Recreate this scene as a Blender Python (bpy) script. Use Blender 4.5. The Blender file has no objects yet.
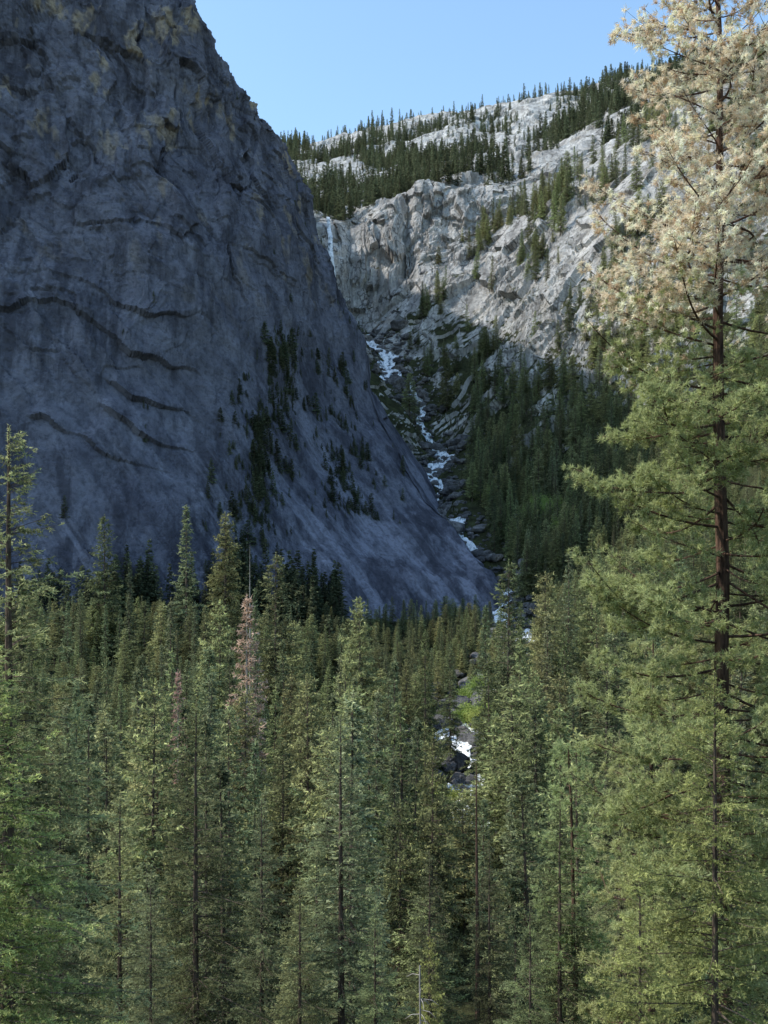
import bpy, math, random
import numpy as np
from mathutils import Vector
rng = np.random.default_rng(7)
random.seed(7)
F = 1050.0
sc = bpy.context.scene

# ------------------------------------------------------------------ helpers
def W(px, py, d):
    return np.array([(px-384)/F*d, d, (600-py)/F*d])

def hsh(ix, iy, iz, seed):
    h = (ix.astype(np.int64)*374761393 + iy.astype(np.int64)*668265263 + iz.astype(np.int64)*2147483647 + seed*974711) & 0xffffffff
    h = ((h ^ (h >> 13))*1274126177) & 0xffffffff
    h = ((h ^ (h >> 16))*2246822519) & 0xffffffff
    h = h ^ (h >> 15)
    return (h & 0xffffff)/float(0xffffff)

def vn(P, seed=0):
    I = np.floor(P); f = P-I; f = f*f*f*(f*(f*6-15)+10)
    x, y, z = I[..., 0], I[..., 1], I[..., 2]
    fx, fy, fz = f[..., 0], f[..., 1], f[..., 2]
    def c(a, b, d): return hsh(x+a, y+b, z+d, seed)
    x00 = c(0,0,0)*(1-fx)+c(1,0,0)*fx; x10 = c(0,1,0)*(1-fx)+c(1,1,0)*fx
    x01 = c(0,0,1)*(1-fx)+c(1,0,1)*fx; x11 = c(0,1,1)*(1-fx)+c(1,1,1)*fx
    a = x00*(1-fy)+x10*fy; b = x01*(1-fy)+x11*fy
    return (a*(1-fz)+b*fz)*2-1

def fbm(P, octv=4, seed=0, gain=.5):
    r = 0; a = 1; q = P
    for i in range(octv):
        r = r+a*vn(q, seed+i*17); q = q*2.03+11.3; a *= gain
    return r

def ridged(P, octv=4, seed=0):
    r = 0; a = 1; q = P
    for i in range(octv):
        r = r+a*(1-2*np.abs(vn(q, seed+i*17))); q = q*2.07+5.1; a *= .5
    return r

def cell(P, seed=0):
    I = np.floor(P)
    return hsh(I[..., 0], I[..., 1], I[..., 2], seed)*2-1

def pchip(x, y, xq):
    x = np.asarray(x, float); y = np.asarray(y, float)
    h = np.diff(x); dl = (np.diff(y, axis=0).T/h).T
    m = np.zeros_like(y)
    w1 = 2*h[1:]+h[:-1]; w2 = h[1:]+2*h[:-1]
    sh = (-1,)+(1,)*(y.ndim-1)
    a = dl[:-1]; b = dl[1:]
    ok = a*b > 0
    with np.errstate(all='ignore'):
        hm = (w1+w2).reshape(sh)/(w1.reshape(sh)/a+w2.reshape(sh)/b)
    m[1:-1] = np.where(ok, hm, 0)
    m[0] = dl[0]; m[-1] = dl[-1]
    xq = np.clip(xq, x[0], x[-1])
    i = np.clip(np.searchsorted(x, xq)-1, 0, len(x)-2)
    H = h[i].reshape(sh); t = ((xq-x[i])/h[i]).reshape(sh)
    return (2*t**3-3*t**2+1)*y[i]+(t**3-2*t**2+t)*H*m[i]+(-2*t**3+3*t**2)*y[i+1]+(t**3-t**2)*H*m[i+1]

def mk(name, V, T, C=None, MI=None, mats=(), smooth=False, obj=True, coll=None):
    V = np.ascontiguousarray(V, dtype=np.float32); T = np.ascontiguousarray(T, dtype=np.int32)
    k = T.shape[1]
    me = bpy.data.meshes.new(name)
    me.vertices.add(len(V)); me.vertices.foreach_set('co', V.ravel())
    me.loops.add(T.size); me.loops.foreach_set('vertex_index', T.ravel())
    me.polygons.add(len(T)); me.polygons.foreach_set('loop_start', np.arange(len(T), dtype=np.int32)*k)
    for m in mats: me.materials.append(m)
    if MI is not None: me.polygons.foreach_set('material_index', np.ascontiguousarray(MI, dtype=np.int32))
    me.polygons.foreach_set('use_smooth', np.full(len(T), smooth))
    me.update(calc_edges=True)
    if C is not None:
        at = me.color_attributes.new('Col', 'FLOAT_COLOR', 'POINT')
        c4 = np.ones((len(V), 4), np.float32); c4[:, :3] = C
        at.data.foreach_set('color', c4.ravel())
    if not obj: return me
    o = bpy.data.objects.new(name, me)
    (coll or sc.collection).objects.link(o)
    return o

def gridT(nr, nc):
    i = np.arange(nr-1)[:, None]*nc+np.arange(nc-1)[None, :]
    i = i.ravel()
    return np.stack([i, i+1, i+nc+1, i+nc], 1)

def gnormals(P):
    du = np.gradient(P, axis=1); dv = np.gradient(P, axis=0)
    n = np.cross(du, dv); n /= (np.linalg.norm(n, axis=-1, keepdims=True)+1e-9)
    return n

# ------------------------------------------------------------------ materials
def newmat(name):
    m = bpy.data.materials.new(name); m.use_nodes = True
    nt = m.node_tree; nt.nodes.clear()
    return m, nt
def N(nt, t, **kw):
    n = nt.nodes.new(t)
    for k, v in kw.items(): setattr(n, k, v)
    return n
def L(nt, a, b): nt.links.new(a, b)
def noise(nt, vec, scale, detail=6, rough=.6):
    n = N(nt, 'ShaderNodeTexNoise'); n.inputs['Scale'].default_value = scale
    n.inputs['Detail'].default_value = detail; n.inputs['Roughness'].default_value = rough
    L(nt, vec, n.inputs['Vector']); return n.outputs['Fac']
def ramp(nt, fac, stops):
    r = N(nt, 'ShaderNodeValToRGB')
    e = r.color_ramp.elements
    while len(e) < len(stops): e.new(.5)
    for i, (p, c) in enumerate(stops):
        e[i].position = p; e[i].color = (c, c, c, 1) if isinstance(c, (int, float)) else (*c, 1)
    L(nt, fac, r.inputs['Fac']); return r.outputs['Color']
def mix(nt, fac, a, b, mode='MIX'):
    m = N(nt, 'ShaderNodeMix', data_type='RGBA', blend_type=mode)
    if isinstance(fac, (int, float)): m.inputs[0].default_value = fac
    else: L(nt, fac, m.inputs[0])
    for s, v in ((6, a), (7, b)):
        if isinstance(v, tuple): m.inputs[s].default_value = (*v, 1)
        else: L(nt, v, m.inputs[s])
    return m.outputs[2]
def scaled(nt, vec, s, rot=(0, 0, 0)):
    if any(rot):
        r = N(nt, 'ShaderNodeMapping'); r.inputs['Rotation'].default_value = rot
        L(nt, vec, r.inputs['Vector']); vec = r.outputs['Vector']
    m = N(nt, 'ShaderNodeMapping'); m.inputs['Scale'].default_value = s
    L(nt, vec, m.inputs['Vector']); return m.outputs['Vector']
def math_(nt, op, a, b=None):
    m = N(nt, 'ShaderNodeMath', operation=op)
    for i, v in enumerate((a, b)):
        if v is None: continue
        if isinstance(v, (int, float)): m.inputs[i].default_value = v
        else: L(nt, v, m.inputs[i])
    return m.outputs[0]

def rock_mat(name, dark, light, tan_amt, crack_scale, crack_amt, soil=False, streak=.5, slab=False, speck=.8, bump=3.0):
    m, nt = newmat(name)
    geo = N(nt, 'ShaderNodeNewGeometry'); pos = geo.outputs['Position']
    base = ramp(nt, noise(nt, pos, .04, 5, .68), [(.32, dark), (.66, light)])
    st = noise(nt, scaled(nt, pos, (.11, .06, .012)), 1.0, 5, .65)
    base = mix(nt, ramp(nt, st, [(.47, 0.0), (.60, streak)]), base, tuple(x*.4 for x in dark))
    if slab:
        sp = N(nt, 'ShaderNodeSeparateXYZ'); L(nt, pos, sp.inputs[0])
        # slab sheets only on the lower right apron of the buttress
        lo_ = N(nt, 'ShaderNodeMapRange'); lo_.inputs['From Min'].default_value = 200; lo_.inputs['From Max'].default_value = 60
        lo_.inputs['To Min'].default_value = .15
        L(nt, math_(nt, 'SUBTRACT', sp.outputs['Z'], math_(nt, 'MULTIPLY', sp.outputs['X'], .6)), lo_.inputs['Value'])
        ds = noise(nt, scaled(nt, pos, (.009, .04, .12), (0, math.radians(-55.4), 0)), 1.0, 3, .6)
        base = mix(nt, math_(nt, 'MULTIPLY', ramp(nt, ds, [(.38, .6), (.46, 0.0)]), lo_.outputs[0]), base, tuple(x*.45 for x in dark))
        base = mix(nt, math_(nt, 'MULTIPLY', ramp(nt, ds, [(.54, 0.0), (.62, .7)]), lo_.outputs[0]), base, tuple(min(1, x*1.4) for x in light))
    tn = noise(nt, scaled(nt, pos, (.05, .05, .025)), 1.3, 3, .6)
    tf = ramp(nt, tn, [(.58, 0.0), (.66, tan_amt)])
    if slab:
        mr = N(nt, 'ShaderNodeMapRange'); mr.inputs['From Min'].default_value = 140; mr.inputs['From Max'].default_value = 290
        L(nt, sp.outputs['Z'], mr.inputs['Value']); tf = math_(nt, 'MULTIPLY', tf, mr.outputs[0])
    base = mix(nt, tf, base, (.50, .41, .28))
    fine = noise(nt, pos, .4, 6, .75)
    base = mix(nt, ramp(nt, fine, [(.36, speck), (.52, 0.0)]), base, tuple(x*.42 for x in dark))
    v = N(nt, 'ShaderNodeTexVoronoi', feature='DISTANCE_TO_EDGE'); v.inputs['Scale'].default_value = crack_scale
    wv = N(nt, 'ShaderNodeVectorMath', operation='ADD'); 
    nz = N(nt, 'ShaderNodeTexNoise'); nz.inputs['Scale'].default_value = .08; nz.inputs['Detail'].default_value = 3
    L(nt, pos, nz.inputs['Vector'])
    sm = N(nt, 'ShaderNodeVectorMath', operation='SCALE'); sm.inputs['Scale'].default_value = 26
    L(nt, nz.outputs['Color'], sm.inputs[0]); L(nt, pos, wv.inputs[0]); L(nt, sm.outputs[0], wv.inputs[1])
    L(nt, scaled(nt, wv.outputs[0], (1, .6, .35)), v.inputs['Vector'])
    crack = ramp(nt, v.outputs['Distance'], [(0.0, crack_amt), (.03, 0.0)])
    base = mix(nt, crack, base, tuple(x*.25 for x in dark))
    if soil:
        sx = N(nt, 'ShaderNodeSeparateXYZ'); L(nt, geo.outputs['Normal'], sx.inputs[0])
        sp = N(nt, 'ShaderNodeSeparateXYZ'); L(nt, pos, sp.inputs[0])
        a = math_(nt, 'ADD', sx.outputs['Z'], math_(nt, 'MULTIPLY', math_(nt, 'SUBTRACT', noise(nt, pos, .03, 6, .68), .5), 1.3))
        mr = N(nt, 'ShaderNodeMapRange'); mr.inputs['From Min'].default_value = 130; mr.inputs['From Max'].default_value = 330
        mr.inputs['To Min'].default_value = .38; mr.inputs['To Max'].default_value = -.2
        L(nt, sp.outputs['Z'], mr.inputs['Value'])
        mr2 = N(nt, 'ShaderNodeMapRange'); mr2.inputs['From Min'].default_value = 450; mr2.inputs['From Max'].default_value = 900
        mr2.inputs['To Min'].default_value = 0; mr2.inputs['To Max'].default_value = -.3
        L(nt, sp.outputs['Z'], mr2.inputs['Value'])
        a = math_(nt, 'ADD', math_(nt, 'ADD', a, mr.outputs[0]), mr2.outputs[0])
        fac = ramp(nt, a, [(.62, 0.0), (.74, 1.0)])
        sc_ = ramp(nt, noise(nt, pos, .15, 4, .7), [(.35, (.035, .035, .022)), (.65, (.085, .095, .045))])
        base = mix(nt, fac, base, sc_)
    b = N(nt, 'ShaderNodeBump'); b.inputs['Strength'].default_value = 1.0; b.inputs['Distance'].default_value = bump
    L(nt, fine, b.inputs['Height'])
    p = N(nt, 'ShaderNodeBsdfDiffuse'); p.inputs['Roughness'].default_value = .6
    L(nt, base, p.inputs['Color']); L(nt, b.outputs[0], p.inputs['Normal'])
    o = N(nt, 'ShaderNodeOutputMaterial'); L(nt, p.outputs[0], o.inputs[0])
    return m

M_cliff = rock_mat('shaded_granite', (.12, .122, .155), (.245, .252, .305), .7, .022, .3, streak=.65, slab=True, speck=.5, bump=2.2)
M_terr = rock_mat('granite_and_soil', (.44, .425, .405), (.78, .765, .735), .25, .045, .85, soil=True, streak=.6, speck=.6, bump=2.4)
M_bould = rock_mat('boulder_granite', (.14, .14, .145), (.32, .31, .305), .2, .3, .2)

def leaf_mat(name, transl=.42, var=.36, gain=1.22):
    m, nt = newmat(name)
    at = N(nt, 'ShaderNodeAttribute', attribute_name='Col')
    oi = N(nt, 'ShaderNodeObjectInfo')
    hs = N(nt, 'ShaderNodeHueSaturation')
    L(nt, at.outputs['Color'], hs.inputs['Color'])
    hs.inputs['Saturation'].default_value = .92
    L(nt, math_(nt, 'ADD', math_(nt, 'MULTIPLY', oi.outputs['Random'], .045), .475), hs.inputs['Hue'])
    wn = N(nt, 'ShaderNodeTexWhiteNoise', noise_dimensions='1D'); L(nt, oi.outputs['Random'], wn.inputs['W'])
    L(nt, math_(nt, 'ADD', math_(nt, 'MULTIPLY', wn.outputs['Value'], var*2*gain), (1-var)*gain), hs.inputs['Value'])
    p = N(nt, 'ShaderNodeBsdfDiffuse'); L(nt, hs.outputs[0], p.inputs['Color'])
    t = N(nt, 'ShaderNodeBsdfTranslucent'); L(nt, hs.outputs[0], t.inputs['Color'])
    ms = N(nt, 'ShaderNodeMixShader'); ms.inputs[0].default_value = transl
    L(nt, p.outputs[0], ms.inputs[1]); L(nt, t.outputs[0], ms.inputs[2])
    o = N(nt, 'ShaderNodeOutputMaterial'); L(nt, ms.outputs[0], o.inputs[0])
    return m
M_leaf = leaf_mat('conifer_needles')
M_pleaf = leaf_mat('pine_needles', var=.0, gain=1.0)
def bark_mat(name, a, b):
    m, nt = newmat(name)
    tc = N(nt, 'ShaderNodeTexCoord')
    f = noise(nt, scaled(nt, tc.outputs['Object'], (5, 5, .9)), 1.0, 5, .7)
    c = ramp(nt, f, [(.35, a), (.65, b)])
    p = N(nt, 'ShaderNodeBsdfDiffuse')
    bb = N(nt, 'ShaderNodeBump'); bb.inputs['Distance'].default_value = .05; L(nt, f, bb.inputs['Height'])
    L(nt, c, p.inputs['Color']); L(nt, bb.outputs[0], p.inputs['Normal'])
    o = N(nt, 'ShaderNodeOutputMaterial'); L(nt, p.outputs[0], o.inputs[0])
    return m
M_bark = bark_mat('fir_bark', (.06, .045, .035), (.18, .14, .11))
M_pbark = bark_mat('ponderosa_bark', (.035, .024, .02), (.17, .105, .075))
M_snag = bark_mat('weathered_wood', (.2, .18, .16), (.45, .42, .38))

m, nt = newmat('white_water')
geo = N(nt, 'ShaderNodeNewGeometry')
f = noise(nt, scaled(nt, geo.outputs['Position'], (.35, .15, .2)), 1.0, 5, .7)
c = ramp(nt, f, [(.38, (.10, .13, .15)), (.46, (.6, .65, .68)), (.56, (.88, .9, .91))])
p = N(nt, 'ShaderNodeBsdfDiffuse')
b = N(nt, 'ShaderNodeBump'); b.inputs['Distance'].default_value = .5; L(nt, f, b.inputs['Height'])
L(nt, c, p.inputs['Color']); L(nt, b.outputs[0], p.inputs['Normal'])
o = N(nt, 'ShaderNodeOutputMaterial'); L(nt, p.outputs[0], o.inputs[0])
M_water = m

# ------------------------------------------------------------------ river course (plan view, metres)
RIV = np.array([(-160,120),(-70,190),(5,240),(24,300),(28,350),(29,400),(50,450),(70,500),(66,560),(62,600),(47,660),(34,740),(45,790),(15,880),(-8,950),(-20,1000),(-50,1035)], float)
seg = np.r_[0, np.cumsum(np.linalg.norm(np.diff(RIV, axis=0), axis=1))]
rs = np.linspace(0, seg[-1], 700)
RC = np.stack([pchip(seg, RIV[:, 0], rs), pchip(seg, RIV[:, 1], rs)], 1)
RC[:, 0] += 4*np.sin(rs/11.)+2.5*np.sin(rs/4.7+1)
def rivdist(x, y):
    xr = np.interp(y, RC[:, 1], RC[:, 0])
    return np.abs(x-xr)*.85

# ------------------------------------------------------------------ main terrain
CP = [-1500,-500,0,150,300,370,430,480,540,600,700,850,1200,2400]
n14 = lambda v: [v]*14
TAB = [
(-400, n14(170)), (-40, n14(16)), (0, n14(-2)), (25, n14(-14)), (50, n14(-27)), (100, n14(-44)),
(200, [-40,-45,-52,-55,-56,-57,-57,-57,-56,-54,-48,-35,20,100]),
(300, [-10,-25,-40,-46,-50,-52,-52,-52,-50,-46,-38,-15,60,200]),
(400, [20,0,-22,-30,-36,-40,-41,-40,-36,-25,-5,35,120,280]),
(500, [60,40,10,0,-10,-18,-22,-20,-18,-2,30,90,200,380]),
(600, [120,80,60,50,30,5,0,2,20,50,100,180,300,480]),
(660, [200,150,120,100,80,60,42,45,68,105,165,250,380,520]),
(740, [300,250,220,200,170,110,82,100,138,185,260,340,450,560]),
(800, [350,330,300,280,220,150,114,150,205,270,350,420,520,600]),
(880, [400,380,360,330,240,185,182,220,285,345,410,470,560,640]),
(950, [420,420,400,370,270,232,262,300,355,400,450,500,600,680]),
(1000,[430,430,420,380,262,258,325,352,388,425,470,530,630,700]),
(1022,[440,440,430,400,360,372,396,402,412,440,488,550,640,715]),
(1050,[450,450,440,420,378,392,410,416,430,450,510,570,660,740]),
(1200,[480,480,480,460,448,455,475,490,512,545,600,650,740,800]),
(1600,[640,640,640,645,648,663,672,686,709,724,760,800,850,900]),
(2200,[850,880,900,900,905,940,965,985,1012,1036,1085,1130,1180,1230]),
(2600,[800,820,840,850,860,880,900,930,960,990,1040,1080,1130,1180]),
(7000, n14(500))]
TY = np.array([t[0] for t in TAB], float); TZ = np.array([t[1] for t in TAB], float)
ys = np.r_[np.linspace(-400,0,30)[:-1], np.linspace(0,560,170)[:-1], np.linspace(560,990,340)[:-1], np.linspace(990,1060,130)[:-1], np.linspace(1060,2250,270)[:-1], np.linspace(2250,7000,40)]
pxs = np.r_[np.linspace(-1500,200,90)[:-1], np.linspace(200,900,660)[:-1], np.linspace(900,2400,80)]
Zy = pchip(TY, TZ, ys)
Zg = pchip(np.array(CP, float), Zy.T, pxs).T
Wd = np.maximum(ys, 200)
X = (pxs[None, :]-384)/F*Wd[:, None]; Y = np.repeat(ys[:, None], len(pxs), 1)
P0 = np.stack([X, Y, np.zeros_like(X)], -1)
far = np.clip((Y-60)/300, 0, 1)
lowf = np.clip((Y-560)/150, 0, 1)
Zg = Zg+far*(3.5*fbm(P0/90, 3, 3)+1.2*fbm(P0/22, 3, 9))+lowf*(8*ridged(P0/100, 3, 5)+6*fbm(P0/45, 2, 6)-2)
rd = rivdist(X, Y)
Zg = Zg-6*np.exp(-(rd/12)**2)*(Y < 1015)*(Y > 100)
P = np.stack([X, Y, Zg], -1)
nrm = gnormals(P)
steep = np.clip((1-np.abs(nrm[..., 2])-.10)*3.5, 0, 1)*lowf*np.clip(rd/14-.4, 0, 1)
Wp = P+8*np.stack([fbm(P/40, 3, 21), fbm(P/40, 3, 22), fbm(P/40, 3, 23)], -1)
rough = np.clip(.5+1.2*fbm(P/60, 2, 24), .05, 1.2)
Rq = np.stack([Wp[..., 0]*.8+Wp[..., 2]*.6, Wp[..., 1], -Wp[..., 0]*.6+Wp[..., 2]*.8], -1)
disp = 4.5*cell(Rq/np.array([34, 40, 17.]), 31)+2.2*cell(Rq/np.array([13, 15, 8.]), 32)*rough+.8*cell(Rq/np.array([4, 5, 3.]), 33)*rough+1.5*rough*ridged(P/30, 4, 35)
P = P+nrm*(disp*steep)[..., None]
am = np.clip(1-np.abs(Y-1022)/50, 0, 1)*np.clip(1-np.abs(X-5)/170, 0, 1)
P[..., 1] += am*(13*cell(Wp/np.array([24, 400, 70.]), 41)+7*cell(Wp/np.array([10, 400, 22.]), 43)+5*ridged(P/np.array([20, 40, 40.]), 4, 42))
# deep slot beside the fall
P[..., 1] += 34*am*np.exp(-((X+30)/17)**2)+16*am*np.exp(-((X-22)/6)**2)+14*am*np.exp(-((X-62)/7)**2)
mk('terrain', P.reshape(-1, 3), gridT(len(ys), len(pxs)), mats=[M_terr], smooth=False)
PT = P

def TH(x, y):
    x = np.asarray(x, float); y = np.asarray(y, float)
    px = x/np.maximum(y, 200)*F+384
    fi = np.interp(y, ys, np.arange(len(ys))); fj = np.interp(px, pxs, np.arange(len(pxs)))
    i = np.clip(fi.astype(int), 0, len(ys)-2); j = np.clip(fj.astype(int), 0, len(pxs)-2)
    a = fi-i; b = fj-j
    return (Zg[i, j]*(1-a)*(1-b)+Zg[i+1, j]*a*(1-b)+Zg[i, j+1]*(1-a)*b+Zg[i+1, j+1]*a*b)

# ------------------------------------------------------------------ left buttress
CR = [(-900,-1000,570),(-300,-760,545),(0,-300,620),(120,-140,620),(180,-40,620),(200,0,620),(215,50,625),(240,88,635),(264,112,645),(297,162,670),(308,190,685),(316,228,700),(340,300,705),(358,342,700),(370,385,690),(400,432,670),(448,520,635),(485,592,595),(505,660,560)]  # leftmost crest points: unseen promontory added out of frame to shade the cliff
BS = [(-900,640,350),(-300,650,390),(-40,655,420),(50,655,425),(100,655,430),(120,655,435),(135,655,437),(155,655,440),(175,655,443),(205,660,447),(220,660,450),(240,660,453),(270,665,458),(300,665,464),(325,665,470),(355,670,480),(420,675,498),(462,680,520),(485,700,530)]
crest = np.array([W(*c) for c in CR]); basep = np.array([W(*c) for c in BS]); basep[:, 2] -= 12
k = np.arange(len(CR), dtype=float)
cq = np.r_[np.linspace(0, 2, 60)[:-1], np.linspace(2, 18, 760)]
Cc = pchip(k, crest, cq); Bb = pchip(k, basep, cq)
sv = np.linspace(0, 1, 480)
rows = []
for s in sv:
    p = Bb+(Cc-Bb)*s
    p[:, 2] = Bb[:, 2]+(Cc[:, 2]-Bb[:, 2])*(s**1.25)
    rows.append(p)
for kk in np.linspace(1.004, 1.7, 90):  # unseen back of the buttress, its drop shaped to set the gorge shadow
    p = Cc*kk; p[:, 2] -= (kk-1)*40+(kk-1)**1.5*240
    rows.append(p)
P = np.array(rows)
n = gnormals(P)
if n[200, 300, 1] > 0: n = -n
z = P[..., 2]; x = P[..., 0]
hi = np.clip((z-100-.5*(x+100))/140, 0, 1)
Wp = P+9*np.stack([fbm(P/40, 3, 51), fbm(P/40, 3, 52), fbm(P/40, 3, 53)], -1)
d = 8*fbm(P/95, 3, 61)+3.0*ridged(Wp/np.array([26, 26, 60.]), 4, 62)*(.2+.8*hi)
d += hi*(3.0*cell(Wp/np.array([19, 25, 38.]), 63)+1.5*cell(Wp/np.array([8, 9, 17.]), 64)+.6*cell(Wp/np.array([3, 4, 7.]), 65))
d += .4*fbm(P/5, 3, 66)
def saw(v): return v-np.floor(v)
q = (z+.55*(x+200)-.0022*(x+200)**2+10*fbm(P/50, 3, 71))/19.0
mask = np.clip(fbm(P/38, 2, 72)*2.2+.7, 0, 1)*np.clip((165-z)/30, 0, 1)*np.clip((z-60)/20, 0, 1)*np.clip((-88-x)/30, 0, 1)
d += mask*4.5*(1-saw(q))**1.3
q2 = (z+1.45*x+10*fbm(P/60, 3, 73))/24.0
d += 3.0*np.clip((230-z)/80, 0, 1)*saw(q2)*np.clip(fbm(P/45, 2, 74)*1.5+.4, 0, 1)
fade = np.ones(P.shape[0]); fade[480:] = np.linspace(1, .4, 90)
P = P+n*(d*fade[:, None])[..., None]
CL = P[:480]
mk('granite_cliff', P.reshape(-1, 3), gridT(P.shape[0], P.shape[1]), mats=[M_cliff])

# ------------------------------------------------------------------ river + waterfall
def ribbon(name, C, wid, lift, nw=14):
    t = np.gradient(C, axis=0); t /= np.linalg.norm(t, axis=1, keepdims=True)
    nx = np.stack([t[:, 1], -t[:, 0]], 1)
    a = np.linspace(-1, 1, nw)
    XY = C[:, None, :]+nx[:, None, :]*(a[None, :, None]*wid[:, None, None])
    zz = TH(XY[..., 0], XY[..., 1])
    zc = TH(C[:, 0], C[:, 1])
    zz = np.minimum(zz, zc[:, None]+1.5)+lift
    PP = np.concatenate([XY, zz[..., None]], -1)
    PP[..., 2] += 1.7*fbm(PP/5, 3, 5)
    return mk(name, PP.reshape(-1, 3), gridT(len(C), nw), mats=[M_water], smooth=True)
wid = 6.2+4*vn(np.stack([rs/14, rs*0, rs*0], 1), 4)+2*np.sin(rs/6)
wid = wid*np.interp(RC[:, 1], [0, 560, 600, 640, 725, 745, 800, 815, 870, 885, 960], [1, 1, 1, .6, .6, 1.15, 1.15, .6, .6, 1.1, 1.1])
sel = RC[:, 1] < 990
wid = np.clip(wid, 1.6, 12)
ribbon('creek_water', RC[sel], wid[sel], 1.5)
# the fall hangs a few metres in front of the real (displaced) wall
zt_ = np.linspace(376, 285, 50)
jw = int(np.argmin(np.abs(pxs-329)))
colP = PT[:, jw-6:jw+7].reshape(-1, 3); colP = colP[(colP[:, 1] > 960) & (colP[:, 1] < 1070)]
yf = []
for zz in zt_:
    c_ = colP[np.abs(colP[:, 2]-zz) < 8]
    yf.append(c_[:, 1].min()-2 if len(c_) else 1005)
yf = np.minimum.accumulate(np.array(yf))
a = np.linspace(-1, 1, 9)
WP = np.zeros((50, 9, 3))
wx = (328-384)/F*yf+np.linspace(0, 6, 50)
WP[..., 0] = wx[:, None]+a[None, :]*np.linspace(1.6, 3.6, 50)[:, None]+.8*vn(np.stack([zt_/9, zt_*0, zt_*0], 1), 8)[:, None]
WP[..., 1] = yf[:, None]+.8*(a**2)[None, :]; WP[..., 2] = zt_[:, None]
WP[..., 1] += vn(WP/4, 3)*.7
mk('waterfall', WP.reshape(-1, 3), gridT(50, 9), mats=[M_water], smooth=True)

# boulders
import bmesh
bm = bmesh.new(); bmesh.ops.create_icosphere(bm, subdivisions=2, radius=1)
bv = np.array([v.co[:] for v in bm.verts]); bf = np.array([[v.index for v in f.verts] for f in bm.faces]); bm.free()
BV = []; BF = []; off = 0
for i in range(2800):
    j = rng.integers(60, np.sum(sel)-4)
    off_r = rng.normal(0, 13)
    if abs(off_r) < wid[j]*.75 and rng.random() < .62: off_r = math.copysign(wid[j]*rng.uniform(.8, 1.6), off_r)
    r = 0.6+rng.exponential(1.05)
    x0 = RC[j, 0]+off_r; y0 = RC[j, 1]+rng.normal(0, 3)
    z0 = float(TH(x0, y0))+r*.25
    vv = bv*(1+.4*vn(bv*1.3+i*7.7, 2)[:, None]+.15*cell(bv*1.6+i*3.3, 4)[:, None])
    a_ = rng.uniform(0, 6.28); ca, sa = math.cos(a_), math.sin(a_)
    vv = vv*np.array([1.3, .95, .7])*r
    vv = np.stack([vv[:, 0]*ca-vv[:, 1]*sa, vv[:, 0]*sa+vv[:, 1]*ca, vv[:, 2]], 1)
    BV.append(vv+[x0, y0, z0]); BF.append(bf+off); off += len(bv)
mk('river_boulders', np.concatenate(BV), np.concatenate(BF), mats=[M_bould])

# ------------------------------------------------------------------ tree builders
class Soup:
    def __init__(s): s.V = []; s.T = []; s.C = []; s.M = []; s.n = 0
    def tris(s, O, D, l, w, col, mi=0):
        n = len(O)
        if n == 0: return
        D = D/(np.linalg.norm(D, axis=1, keepdims=True)+1e-9)
        S = np.cross(D, rng.normal(size=(n, 3))); S /= (np.linalg.norm(S, axis=1, keepdims=True)+1e-9)
        l = np.broadcast_to(l, (n,))[:, None]; w = np.broadcast_to(w, (n,))[:, None]
        v = np.stack([O-S*w*.5, O+S*w*.5, O+D*l], 1).reshape(-1, 3)
        s.V.append(v); s.T.append(np.arange(n*3).reshape(-1, 3)+s.n); s.n += n*3
        s.C.append(np.repeat(np.broadcast_to(col, (n, 3)), 3, 0)); s.M.append(np.full(n, mi))
    def tube(s, pts, rad, k=6, mi=1):
        pts = np.asarray(pts, float); m_ = len(pts)
        t = np.gradient(pts, axis=0); t /= (np.linalg.norm(t, axis=1, keepdims=True)+1e-9)
        ref = np.array([0, 0, 1.]) if abs(t[0, 2]) < .8 else np.array([1., 0, 0])
        u = np.cross(t, ref); u /= (np.linalg.norm(u, axis=1, keepdims=True)+1e-9); v = np.cross(t, u)
        a = np.linspace(0, 2*math.pi, k, endpoint=False)
        R = np.asarray(rad)[:, None, None]
        vv = pts[:, None]+R*(np.cos(a)[None, :, None]*u[:, None]+np.sin(a)[None, :, None]*v[:, None])
        s.V.append(vv.reshape(-1, 3))
        i = (np.arange(m_-1)[:, None]*k+np.arange(k)[None, :]).ravel()
        j = (np.arange(m_-1)[:, None]*k+(np.arange(k)[None, :]+1) % k).ravel()
        T = np.concatenate([np.stack([i, j, j+k], 1), np.stack([i, j+k, i+k], 1)])+s.n
        s.T.append(T); s.n += m_*k
        s.C.append(np.full((m_*k, 3), .1)); s.M.append(np.full(len(T), mi))
    def mesh(s, name, mats):
        return mk(name, np.concatenate(s.V), np.concatenate(s.T), np.minimum(np.concatenate(s.C), .92), np.concatenate(s.M), mats, obj=False)

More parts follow.
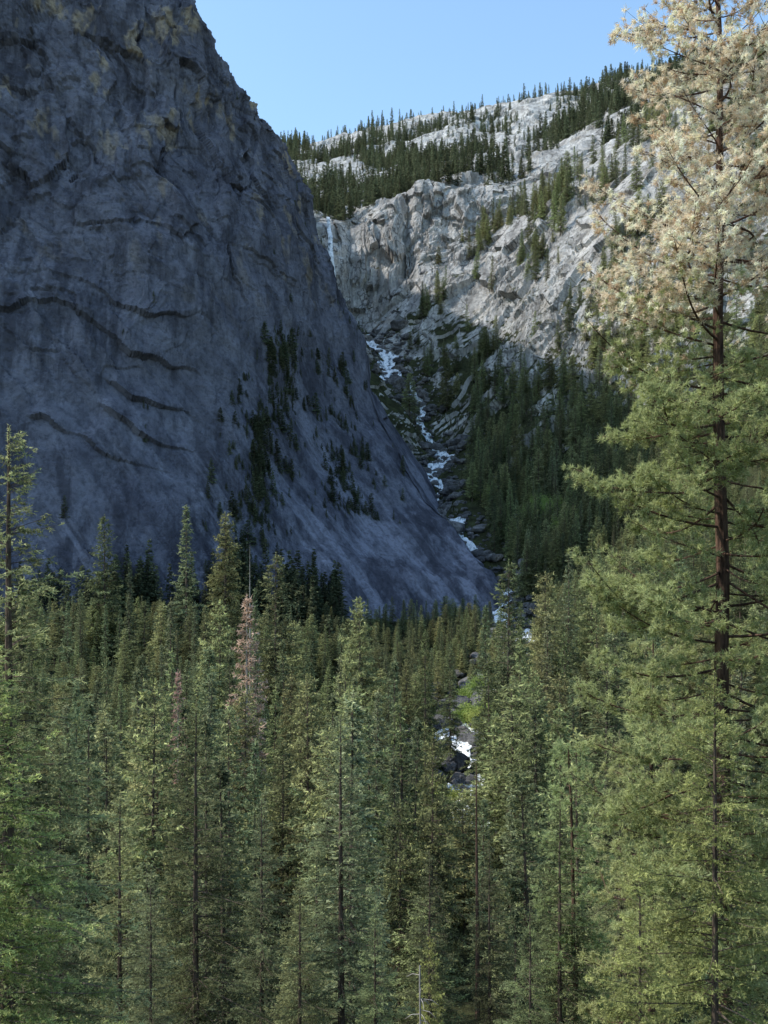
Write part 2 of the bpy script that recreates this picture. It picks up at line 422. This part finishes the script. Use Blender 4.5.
def fir(name, seed, H, R, c0, dz, per, lod, col=(.125, .15, .07), tip=(.42, .44, .19), bark=None, shape=.8, skip=.1):
    """lod 0 near, 1 mid, 2 far"""
    global rng
    rng = np.random.default_rng(seed)
    S = Soup(); col = np.array(col); tip = np.array(tip)
    nz = 14
    tz = np.linspace(0, 1, nz)
    bend = np.cumsum(rng.normal(0, .0035*H/nz*2, (nz, 2)), 0); bend[0] = 0
    r0 = H*.0085
    tp = np.stack([bend[:, 0], bend[:, 1], tz*H], 1)
    S.tube(tp, r0*(1-tz)**.85+.02, 8 if lod < 2 else 4)
    z = c0*H
    side = rng.normal(1, .2, 8)
    while z < H*.985:
        t = (z-c0*H)/(H*(1-c0))
        wf = rng.uniform(.68, 1.16)
        for b in range(per):
            if rng.random() < skip: continue
            zb = z+rng.uniform(-.5, .5)*dz
            a = rng.uniform(0, 2*math.pi)
            sf = side[int(a/(2*math.pi)*8) % 8]
            Lb = (R*(1-t)**shape*min(1, .6+t*5)*rng.uniform(.5, 1.12)*wf+.018*H*.35)*(.6+.4*sf)
            el = math.radians(-16+50*t**1.3+rng.normal(0, 8))
            dh = np.array([math.cos(a), math.sin(a), 0]); pr = np.array([-math.sin(a), math.cos(a), 0])
            x0 = np.array([np.interp(zb, tz*H, bend[:, 0]), np.interp(zb, tz*H, bend[:, 1]), zb])
            def pos(s): 
                s = np.asarray(s)[..., None]
                return x0+dh*Lb*s+np.array([0, 0, 1])*Lb*(math.tan(el)*s-.32*s**2+.22*s**3)
            bc = rng.uniform(.55, 1.25)
            if lod == 0:
                ss = np.linspace(0, 1, 5); S.tube(pos(ss), .009*Lb*(1-ss)**.7+.005, 3)
                nt_ = max(6, int(Lb/.12))
            elif lod == 1:
                ss = np.linspace(0, 1, 3); S.tube(pos(ss), .011*Lb*(1-ss)+.01, 3); nt_ = max(5, int(Lb/.34))
            else: nt_ = max(4, int(Lb/.6))
            st = rng.uniform(.06, 1, nt_)**.75
            sg = np.where(rng.random(nt_) < .5, -1, 1)
            O = pos(st)
            ang = rng.uniform(.5, 1.15, nt_)*sg
            D = dh*np.cos(ang)[:, None]+pr*np.sin(ang)[:, None]+np.array([0, 0, 1])*(rng.normal(-.25, .25, nt_)+.25*t)[:, None]
            D /= np.linalg.norm(D, axis=1, keepdims=True)
            tl = (.42*Lb*(1-st)+.16*Lb**.5+.05)*rng.uniform(.6, 1.2, nt_)
            if lod == 0:
                tl = np.minimum(tl, 1.3)
                cnt = np.maximum(5, (tl/.034).astype(int))
                idx = np.repeat(np.arange(nt_), cnt); u = rng.random(len(idx))
                o = O[idx]+D[idx]*(u*tl[idx])[:, None]+np.array([0, 0, -1])*(.14*(u*tl[idx])**2)[:, None]
                dd = D[idx]*.7+rng.normal(0, .62, (len(idx), 3))
                cc = col+(tip-col)*np.clip(u*st[idx]*1.1+rng.normal(0, .15, len(idx)), 0, 1)[:, None]
                S.tris(o, dd, rng.uniform(.09, .17, len(idx)), .045, cc*bc)
            elif lod == 1:
                cnt = np.maximum(2, (tl/.26).astype(int))
                idx = np.repeat(np.arange(nt_), cnt); u = rng.random(len(idx))
                o = O[idx]+D[idx]*(u*tl[idx])[:, None]*.9
                dd = D[idx]*.8+rng.normal(0, .55, (len(idx), 3))
                cc = col+(tip-col)*np.clip(u*st[idx]+rng.normal(0, .15, len(idx)), 0, 1)[:, None]
                S.tris(o, dd, rng.uniform(.45, .85, len(idx)), .26, cc*bc)
            else:
                S.tris(O, D+rng.normal(0, .2, D.shape), tl*1.1+.8, 1.0, (col+(tip-col)*(st*.8)[:, None])*bc)
        z += dz*rng.uniform(.7, 1.3)
    if lod < 2:
        n_ = 40 if lod else 200
        o = np.stack([np.full(n_, bend[-1, 0]), np.full(n_, bend[-1, 1]), rng.uniform(.95, 1.0, n_)*H], 1)
        S.tris(o, rng.normal(0, .5, (n_, 3))+[0, 0, .7], .12 if lod == 0 else .4, .03 if lod == 0 else .12, tip)
    return S.mesh(name, [M_leaf, bark or M_bark])

def ponderosa(name, seed, H, zc, Lf, deadz, bark=M_pbark, dens=1.0, nlimb=120, lean=(0, 0)):
    global rng
    rng = np.random.default_rng(seed)
    S = Soup()
    tz = np.linspace(0, 1, 16)
    bx = np.cumsum(rng.normal(0, .06, 16)); bx -= bx[0]; by = np.cumsum(rng.normal(0, .05, 16)); by -= by[0]
    bx = bx+lean[0]*tz; by = by+lean[1]*tz
    S.tube(np.stack([bx, by, tz*H], 1), .0072*H*(1-tz)**.75+.03, 12)
    tufts = []
    for i in range(nlimb):
        zb = zc+(H-.4-zc)*((i+rng.random())/nlimb)
        a = i*2.399+rng.normal(0, .4)
        Lb = Lf(zb)*rng.uniform(.5, 1.1)
        t = zb/H
        dh = np.array([math.cos(a), math.sin(a), 0]); pr = np.array([-math.sin(a), math.cos(a), 0])
        x0 = np.array([np.interp(zb, tz*H, bx), np.interp(zb, tz*H, by), zb])
        el = rng.normal(-.25+.75*max(0, (t-.5))*2*.6, .22); wob = rng.normal(0, .16)
        def pos(s):
            s = np.asarray(s, float)[..., None]
            return x0+dh*Lb*s+pr*Lb*wob*np.sin(s*4)+np.array([0, 0, 1])*Lb*(el*s+.35*s**2.5)
        ss = np.linspace(0, 1, 9)
        S.tube(pos(ss), .009*Lb*(1-ss)**.8+.01, 5)
        ns = max(5, int(Lb*4.6*dens))
        for s in rng.uniform(.12, 1, ns)**.75:
            sg = rng.choice([-1, 1]); an = rng.uniform(.3, 1.2)*sg
            D = dh*math.cos(an)+pr*math.sin(an)+np.array([0, 0, rng.uniform(-.4, .6)])
            l2 = (.2+.45*Lb*(1-s)*rng.uniform(.4, 1)+.4*rng.random())
            p0 = pos(s)
            q_ = np.linspace(0, 1, 4)[:, None]
            pts = p0+D*l2*q_+np.array([0, 0, .18*l2])*q_**2
            S.tube(pts, .010*(1-q_[:, 0])+.005, 3)
            for u in np.r_[1.0, rng.uniform(.25, .95, max(2, int(l2*4.0)))]:
                pp = p0+D*l2*u+np.array([0, 0, .18*l2*u*u])
                if u < 1:
                    off = rng.normal(0, 1, 3); off = off/np.linalg.norm(off)*rng.uniform(.12, .45); 
                    S.tube(np.array([pp, pp+off]), [.006, .004], 3); pp = pp+off
                tufts.append((pp, D))
    for pp, D in tufts:
        dead = pp[2] > deadz+rng.normal(0, 1.3)
        nn = 24
        O = pp+rng.normal(0, .04, (nn, 3))
        dd = rng.normal(0, .75, (nn, 3))+D*.5+np.array([0, 0, .15 if not dead else -.12])
        br = rng.uniform(.78, 1.15)
        if dead: c = (np.array([.98, .86, .64]) if rng.random() < .85 else np.array([.62, .46, .28]))*br
        else: c = np.array([.37, .42, .18])*br+np.array([.1, .1, .03])*rng.random()
        S.tris(O, dd, rng.uniform(.16, .28, nn), .038, np.minimum(c, .93))
    return S.mesh(name, [M_pleaf, bark])

# prototypes
near = [fir('fir_near_a', 1, 30, 5.4, .10, .50, 6, 0),
        fir('fir_near_b', 2, 28, 4.6, .06, .46, 6, 0, col=(.13, .15, .08), tip=(.40, .42, .2)),
        fir('fir_near_c', 3, 20, 4.8, .03, .36, 6, 0, col=(.22, .26, .085), tip=(.54, .58, .19), shape=.7)]
mid = [fir('fir_mid_%d' % i, 10+i, 42, [7.8, 5.6, 9.0, 4.6, 7.0][i], [.12, .05, .2, .1, .08][i], .78, 6, 1, shape=[.75, .85, .6, .95, .8][i],
           col=[(.12, .145, .075), (.105, .14, .075), (.15, .165, .08), (.11, .135, .08), (.125, .16, .075)][i], tip=[(.40, .43, .18), (.34, .375, .18), (.47, .48, .18), (.36, .38, .19), (.41, .45, .17)][i]) for i in range(5)]
farp = [fir('fir_far_%d' % i, 30+i, 35, [6.5, 5.2, 7.5][i], .06, 1.4, 6, 2, col=(.065, .085, .05), tip=(.15, .17, .085)) for i in range(3)]
dead = fir('fir_dead', 40, 38, 4.6, .2, .8, 6, 1, col=(.38, .25, .18), tip=(.6, .42, .32), bark=M_snag, skip=.1)

def coll_of(name, meshes):
    c = bpy.data.collections.new(name)
    for i, me in enumerate(meshes):
        o = bpy.data.objects.new('%s_%02d' % (name, i), me); c.objects.link(o)
    return c
C_mid = coll_of('mid_firs', mid); C_far = coll_of('far_firs', farp)

def scatter(name, pts, scl, rotz, idx, coll):
    n = len(pts)
    me = bpy.data.meshes.new(name); me.vertices.add(n)
    me.vertices.foreach_set('co', np.asarray(pts, np.float32).ravel())
    a = me.attributes.new('sc', 'FLOAT_VECTOR', 'POINT'); a.data.foreach_set('vector', np.asarray(scl, np.float32).ravel())
    r = np.zeros((n, 3), np.float32); r[:, 2] = rotz; r[:, 0] = rng.normal(0, .02, n); r[:, 1] = rng.normal(0, .02, n)
    a = me.attributes.new('rt', 'FLOAT_VECTOR', 'POINT'); a.data.foreach_set('vector', r.ravel())
    a = me.attributes.new('ix', 'INT', 'POINT'); a.data.foreach_set('value', np.asarray(idx, np.int32))
    ob = bpy.data.objects.new(name, me); sc.collection.objects.link(ob)
    ng = bpy.data.node_groups.new(name, 'GeometryNodeTree')
    ng.interface.new_socket('Geometry', in_out='INPUT', socket_type='NodeSocketGeometry')
    ng.interface.new_socket('Geometry', in_out='OUTPUT', socket_type='NodeSocketGeometry')
    gi = ng.nodes.new('NodeGroupInput'); go = ng.nodes.new('NodeGroupOutput')
    ip = ng.nodes.new('GeometryNodeInstanceOnPoints'); ci = ng.nodes.new('GeometryNodeCollectionInfo')
    ci.inputs['Collection'].default_value = coll; ci.inputs['Separate Children'].default_value = True; ci.inputs['Reset Children'].default_value = True
    ip.inputs['Pick Instance'].default_value = True
    def at(nm, dt):
        q = ng.nodes.new('GeometryNodeInputNamedAttribute'); q.data_type = dt; q.inputs['Name'].default_value = nm
        return q.outputs['Attribute']
    ng.links.new(gi.outputs[0], ip.inputs['Points']); ng.links.new(ci.outputs[0], ip.inputs['Instance'])
    ng.links.new(at('ix', 'INT'), ip.inputs['Instance Index'])
    ng.links.new(at('rt', 'FLOAT_VECTOR'), ip.inputs['Rotation'])
    ng.links.new(at('sc', 'FLOAT_VECTOR'), ip.inputs['Scale'])
    ng.links.new(ip.outputs[0], go.inputs[0])
    md = ob.modifiers.new('scatter', 'NODES'); md.node_group = ng
    return ob

rng = np.random.default_rng(99)
# ---- valley forest
def envelope(px): return np.interp(px, [-300,0,60,150,200,290,340,400,450,480,520,560,600,700,900], [600,700,690,640,620,625,650,650,660,650,590,575,540,520,480])
base_y = lambda px: np.interp(px, [-900,0,250,420,470,485], [395,435,470,540,560,585])
pts = []; hs = []
for k_ in range(12000):
    y = 62+math.sqrt(rng.random())*530
    px = rng.uniform(-200, 980); x = (px-384)/F*max(y, 150)
    px = x/y*F+384
    if px < 488 and y > base_y(px): continue
    if y > 100 and rivdist(x, y) < 10: continue
    z = float(TH(x, y)); H = rng.uniform(18, 48)*(.75 if y < 120 else 1)
    back = (px < 490 and y > 385)
    zt = (600-envelope(px)-rng.exponential(50))/F*y
    if back: zt = (600-np.interp(px, [0,100,330,400,450,490], [590,585,620,650,662,645])-rng.exponential(20))/F*y
    if y > 300: zt = max(zt, z+rng.uniform(10, 16))
    corr = 436 < px < 488 and y < 395
    if corr: zt = (600-rng.uniform(778, 805))/F*y
    H = min(H, zt-z)
    if H < 9: continue
    pts.append((x, y, z-1)); hs.append(H)
pts = np.array(pts); hs = np.array(hs)
keep = []; gridd = {}
for i in range(len(pts)):
    r = 8.0 if (hs[i] > 18 and pts[i, 1] < 400) else 5.0
    kx, ky = int(pts[i, 0]//8.0), int(pts[i, 1]//8.0)
    if any((kx+a, ky+b) in gridd and np.hypot(*(gridd[(kx+a, ky+b)]-pts[i, :2])) < r for a in (-1, 0, 1) for b in (-1, 0, 1)): continue
    gridd[(kx, ky)] = pts[i, :2]; keep.append(i)
pts = pts[keep]; hs = hs[keep]; n_ = len(pts)
s1 = hs/42; sw = s1*rng.uniform(.8, 1.35, n_)*np.where(hs < 25, 1.3, 1)
scatter('conifer_forest', pts, np.stack([sw, sw, s1], 1), rng.uniform(0, 6.28, n_), rng.integers(0, 5, n_), C_mid)

# ---- gorge + right slope forest
y = rng.uniform(560, 1000, 8000); px = rng.uniform(370, 960, 8000); x = (px-384)/F*y; z = TH(x, y)
pmin = np.interp(y, [560,600,660,740,880,1000], [490,495,458,440,385,345])
py = 600-z/y*F
dn = fbm(np.stack([x/45, y/45, y*0], 1), 3, 81)
shade = py-np.interp(px, [370,430,480,540,590,700,900], [335,345,385,385,400,420,430])
prob = np.where(shade > 0, .7+dn*.4, np.where(dn > .38, .6, .03))
prob = np.where((px < 470) & (py > 345), .16, prob)
prob = np.where(y < 620, .9, prob)
clear = np.where(px < 500, 15, 12)
ok = (px > pmin) & (rivdist(x, y) > clear) & (rng.random(len(x)) < prob)
pp = np.stack([x, y, z-1.5], 1)[ok]; hh = rng.uniform(10, 36, len(pp)); n_ = len(pp)
s1 = hh/42; sw = s1*rng.uniform(.9, 1.3, n_)
scatter('gorge_forest', pp, np.stack([sw, sw, s1], 1), rng.uniform(0, 6.28, n_), rng.integers(0, 5, n_), C_mid)
# ---- plateau
M = 24000
y = np.sqrt(rng.uniform(1050**2, 2260**2, M)); px = rng.uniform(270, 820, M); x = (px-384)/F*y; z = TH(x, y)
dn = fbm(np.stack([x/90, y/110, y*0], 1), 4, 91)
prob = np.clip(.30+1.15*dn, .015, .85)*np.interp(y, [1050,1250,1700,2000,2260], [.9, 1, .9, .5, .3])
ok = rng.random(M) < prob
pp = np.stack([x, y, z-1.5], 1)[ok]; n_ = len(pp); hh = 7+rng.gamma(3, 4.2, n_)
s1 = np.minimum(hh, 34)/35; sw = s1*rng.uniform(.75, 1.3, n_)
scatter('plateau_forest', pp, np.stack([sw, sw, s1], 1), rng.uniform(0, 6.28, n_), rng.integers(0, 3, n_), C_far)
# ---- trees clinging to the cliff
cl = CL.reshape(-1, 3); jj = rng.integers(0, len(cl), 60000); q = cl[jj]
px = q[:, 0]/q[:, 1]*F+384; py = 600-q[:, 2]/q[:, 1]*F
gx = np.interp(py, [330,400,480,560,620], [275,262,250,245,240])
pr = .14*np.exp(-((px-gx)/24)**2)*((py > 330) & (py < 640))
pr += .08*np.exp(-((px-(300+(py-340)*.35))/28)**2)*((py > 350) & (py < 520))
pr += .14*np.clip((py-585)/40, 0, 1)*((px > 10) & (px < 340))
pr += .03*np.exp(-((px-np.interp(py, [0,90,160,230,340], [200,240,296,314,356]))/9)**2)*(py < 340)
pr += .002*(fbm(q/30, 2, 95) > .3)
pr *= np.clip(.8+1.2*fbm(q/14, 2, 96), .1, 1.6)
ok = rng.random(len(q)) < pr
pp = q[ok]; pyk = py[ok]; n_ = len(pp)
hh = np.where(pyk > 585, rng.uniform(8, 28, n_), np.where(pyk < 340, np.minimum(2+rng.exponential(2, n_), 7), np.minimum(2.5+rng.exponential(3.5, n_), 13)))
s1 = hh/35; sw = s1*np.where(pyk > 585, rng.uniform(.9, 1.4, n_), rng.uniform(1.0, 2.2, n_))
pp[:, 2] -= 1
scatter('cliff_trees', pp, np.stack([sw, sw, s1], 1), rng.uniform(0, 6.28, n_), rng.integers(0, 3, n_), C_far)

# ---- individually placed trees
def plant(name, me, Hp, px, py, d, wf=1.0, hmax=None, rot=None):
    w = W(px, py, d); z = float(TH(w[0], w[1]))-1
    H = w[2]-z
    s = H/Hp
    o = bpy.data.objects.new(name, me); sc.collection.objects.link(o)
    o.location = (w[0], w[1], z); o.scale = (s*wf, s*wf, s); o.rotation_euler = (0, 0, random.uniform(0, 6.28) if rot is None else rot)
    return o
for i, (px, py, d, w) in enumerate([(508,560,300,1.05),(485,605,330,.8),(545,572,340,.9),(568,548,360,.9),(592,530,380,1),(275,553,330,1.15),(255,588,345,.7),
        (220,600,290,.9),(170,598,300,.9),(205,640,230,.9),(107,655,210,.6),(76,680,200,.7),(360,597,310,.9),(340,655,260,.9),(425,630,300,.9),(450,642,330,.7),
        (395,660,230,.9),(300,690,190,.9),(370,710,160,.9),(330,745,140,.9),(105,515,412,1.1),(186,505,418,1.1),(225,512,428,.9),(130,560,412,.8),(520,640,250,.9),
        (640,540,300,1),(615,600,240,1),(436,795,130,.8),(535,700,170,1),(150,720,150,.9),(60,740,140,1),(255,740,150,.85),(400,800,110,.9),(510,790,120,.9)]):
    plant('douglas_fir_tree', mid[i % 5], 42, px, py, d, w)
plant('dead_fir_tree', dead, 38, 247, 595, 232, 1.0)
plant('dead_fir_tree', dead, 38, 178, 670, 222, .7)
for i, (j_, px, py, d, w) in enumerate([(0, 8, 425, 36, 1.25), (2, -12, 640, 27, 1.1), (0, 196, 700, 60, 1.1), (1, 342, 715, 62, 1.2), (1, 262, 800, 70, 1.1), (0, 120, 790, 66, 1.1),
        (1, 430, 850, 66, 1.1), (1, 490, 840, 62, .9), (0, 560, 800, 58, 1.1), (2, 715, 672, 27, .95), (2, 640, 850, 36, .9), (1, 60, 850, 50, 1.1), (2, 430, 935, 50, .6),
        (0, 300, 880, 56, 1.1), (0, 620, 730, 75, 1.1), (1, 150, 870, 52, 1), (0, 375, 900, 55, 1), (0, 530, 900, 48, 1)]):
    plant('douglas_fir_tree', near[j_], [30, 28, 20][j_], px, py, d, w)

# ponderosa pine with dying crown
px0, d0 = 722, 45
gx, gy = (px0-384)/F*d0, d0; gz = float(TH(gx, gy))-.5
Hh = 31-gz
def Lf(z):
    zw = z+gz
    return float(np.interp(zw, [-14, -4, 0, 8, 15, 20, 25, 29, 31], [5.8, 6.4, 6.3, 5.9, 5.6, 4.9, 4.2, 2.4, .6]))
me = ponderosa('ponderosa_pine_mesh', 77, Hh, 8.5, Lf, 11.5-gz, nlimb=205, lean=(-.3, 0))
o = bpy.data.objects.new('ponderosa_pine_tree', me); sc.collection.objects.link(o); o.location = (gx, gy, gz)
me2 = ponderosa('green_pine_mesh', 78, 27, 5, lambda z: 4.8*(1-z/27)**.6+.4, 999, nlimb=80, dens=.8)
for px, py, d in [(655, 640, 54), (575, 740, 60)]:
    plant('ponderosa_pine_tree', me2, 27, px, py, d, 1.0)

# bare snag
def snag(px, py, d, r=.12, mat=M_snag):
    w = W(px, py, d); z = float(TH(w[0], w[1]))-.5; H = w[2]-z
    S = Soup(); tz = np.linspace(0, 1, 10)
    S.tube(np.stack([.05*np.sin(tz*5), tz*0, tz*H], 1), r*(1-tz)+.03, 7, 0)
    for i in range(30):
        zb = H*rng.uniform(.3, .97); a = rng.uniform(0, 6.28); l = rng.uniform(.2, .8)
        S.tube(np.array([[0, 0, zb], [math.cos(a)*l*.6, math.sin(a)*l*.6, zb-.05], [math.cos(a)*l, math.sin(a)*l, zb-.25]]), [.02, .015, .008], 4, 0)
    o = bpy.data.objects.new('dead_snag_tree', S.mesh('snag_mesh', [mat])); sc.collection.objects.link(o); o.location = (w[0], w[1], z)
snag(421, 965, 42, .035); snag(477, 765, 80, .24, M_pbark); snag(250, 545, 330, .4)

# broadleaf shrubs by the creek
def shrub(px, py, d, r):
    w = W(px, py, d); z = float(TH(w[0], w[1]))
    S = Soup(); r_ = r
    for i in range(26):
        c = rng.normal(0, .45, 3)*r_*np.array([1.3, 1, .7])+[0, 0, r_*.8]
        S.tube(np.array([[0, 0, -1], c*.5, c]), [.12, .07, .02], 4)
        n = 400; o_ = rng.normal(0, .24*r_, (n, 3))+c
        S.tris(o_, rng.normal(0, 1, (n, 3)), .6, .5, np.array([.34, .44, .11])*rng.uniform(.7, 1.2))
    o = bpy.data.objects.new('broadleaf_shrub', S.mesh('shrub_mesh', [M_pleaf, M_bark])); sc.collection.objects.link(o); o.location = (w[0], w[1], z)
for a_ in [(470,690,400,6),(484,700,390,5),(430,775,290,5),(585,610,520,7),(478,668,430,6),(600,640,480,6),(545,540,640,8),(575,560,600,8),(490,520,690,6)]: shrub(*a_)

# ------------------------------------------------------------------ light, sky, camera
az = math.radians(-95); el = math.radians(50)
s = Vector((math.sin(az)*math.cos(el), math.cos(az)*math.cos(el), math.sin(el)))
ld = bpy.data.lights.new('sun', 'SUN'); ld.energy = 5; ld.angle = math.radians(.5); ld.color = (1, .95, .87)
lo = bpy.data.objects.new('sun', ld); sc.collection.objects.link(lo)
lo.rotation_euler = s.to_track_quat('Z', 'Y').to_euler()
w = bpy.data.worlds.new('World'); sc.world = w; w.use_nodes = True
nt = w.node_tree
sky = nt.nodes.new('ShaderNodeTexSky'); sky.sky_type = 'NISHITA'; sky.sun_disc = False
sky.sun_elevation = el; sky.sun_rotation = az % (2*math.pi); sky.altitude = 600
sky.air_density = 1.3; sky.dust_density = 1.5; sky.ozone_density = 1.5
vm = nt.nodes.new('ShaderNodeVectorMath'); vm.operation = 'MULTIPLY'; vm.inputs[1].default_value = (1.66, 1.85, 1.86)
nt.links.new(sky.outputs[0], vm.inputs[0])
nt.links.new(vm.outputs[0], nt.nodes['Background'].inputs[0]); nt.nodes['Background'].inputs[1].default_value = .15
cam = bpy.data.cameras.new('camera'); co = bpy.data.objects.new('camera', cam); sc.collection.objects.link(co)
co.location = (0, 0, 0); co.rotation_euler = (math.radians(90), 0, 0)
cam.sensor_fit = 'VERTICAL'; cam.sensor_height = 24; cam.lens = F/1024*24; cam.shift_y = 88/1024
cam.clip_end = 20000; cam.clip_start = .1
sc.camera = co
sc.view_settings.view_transform = 'Standard'; sc.view_settings.look = 'None'; sc.view_settings.exposure = 0
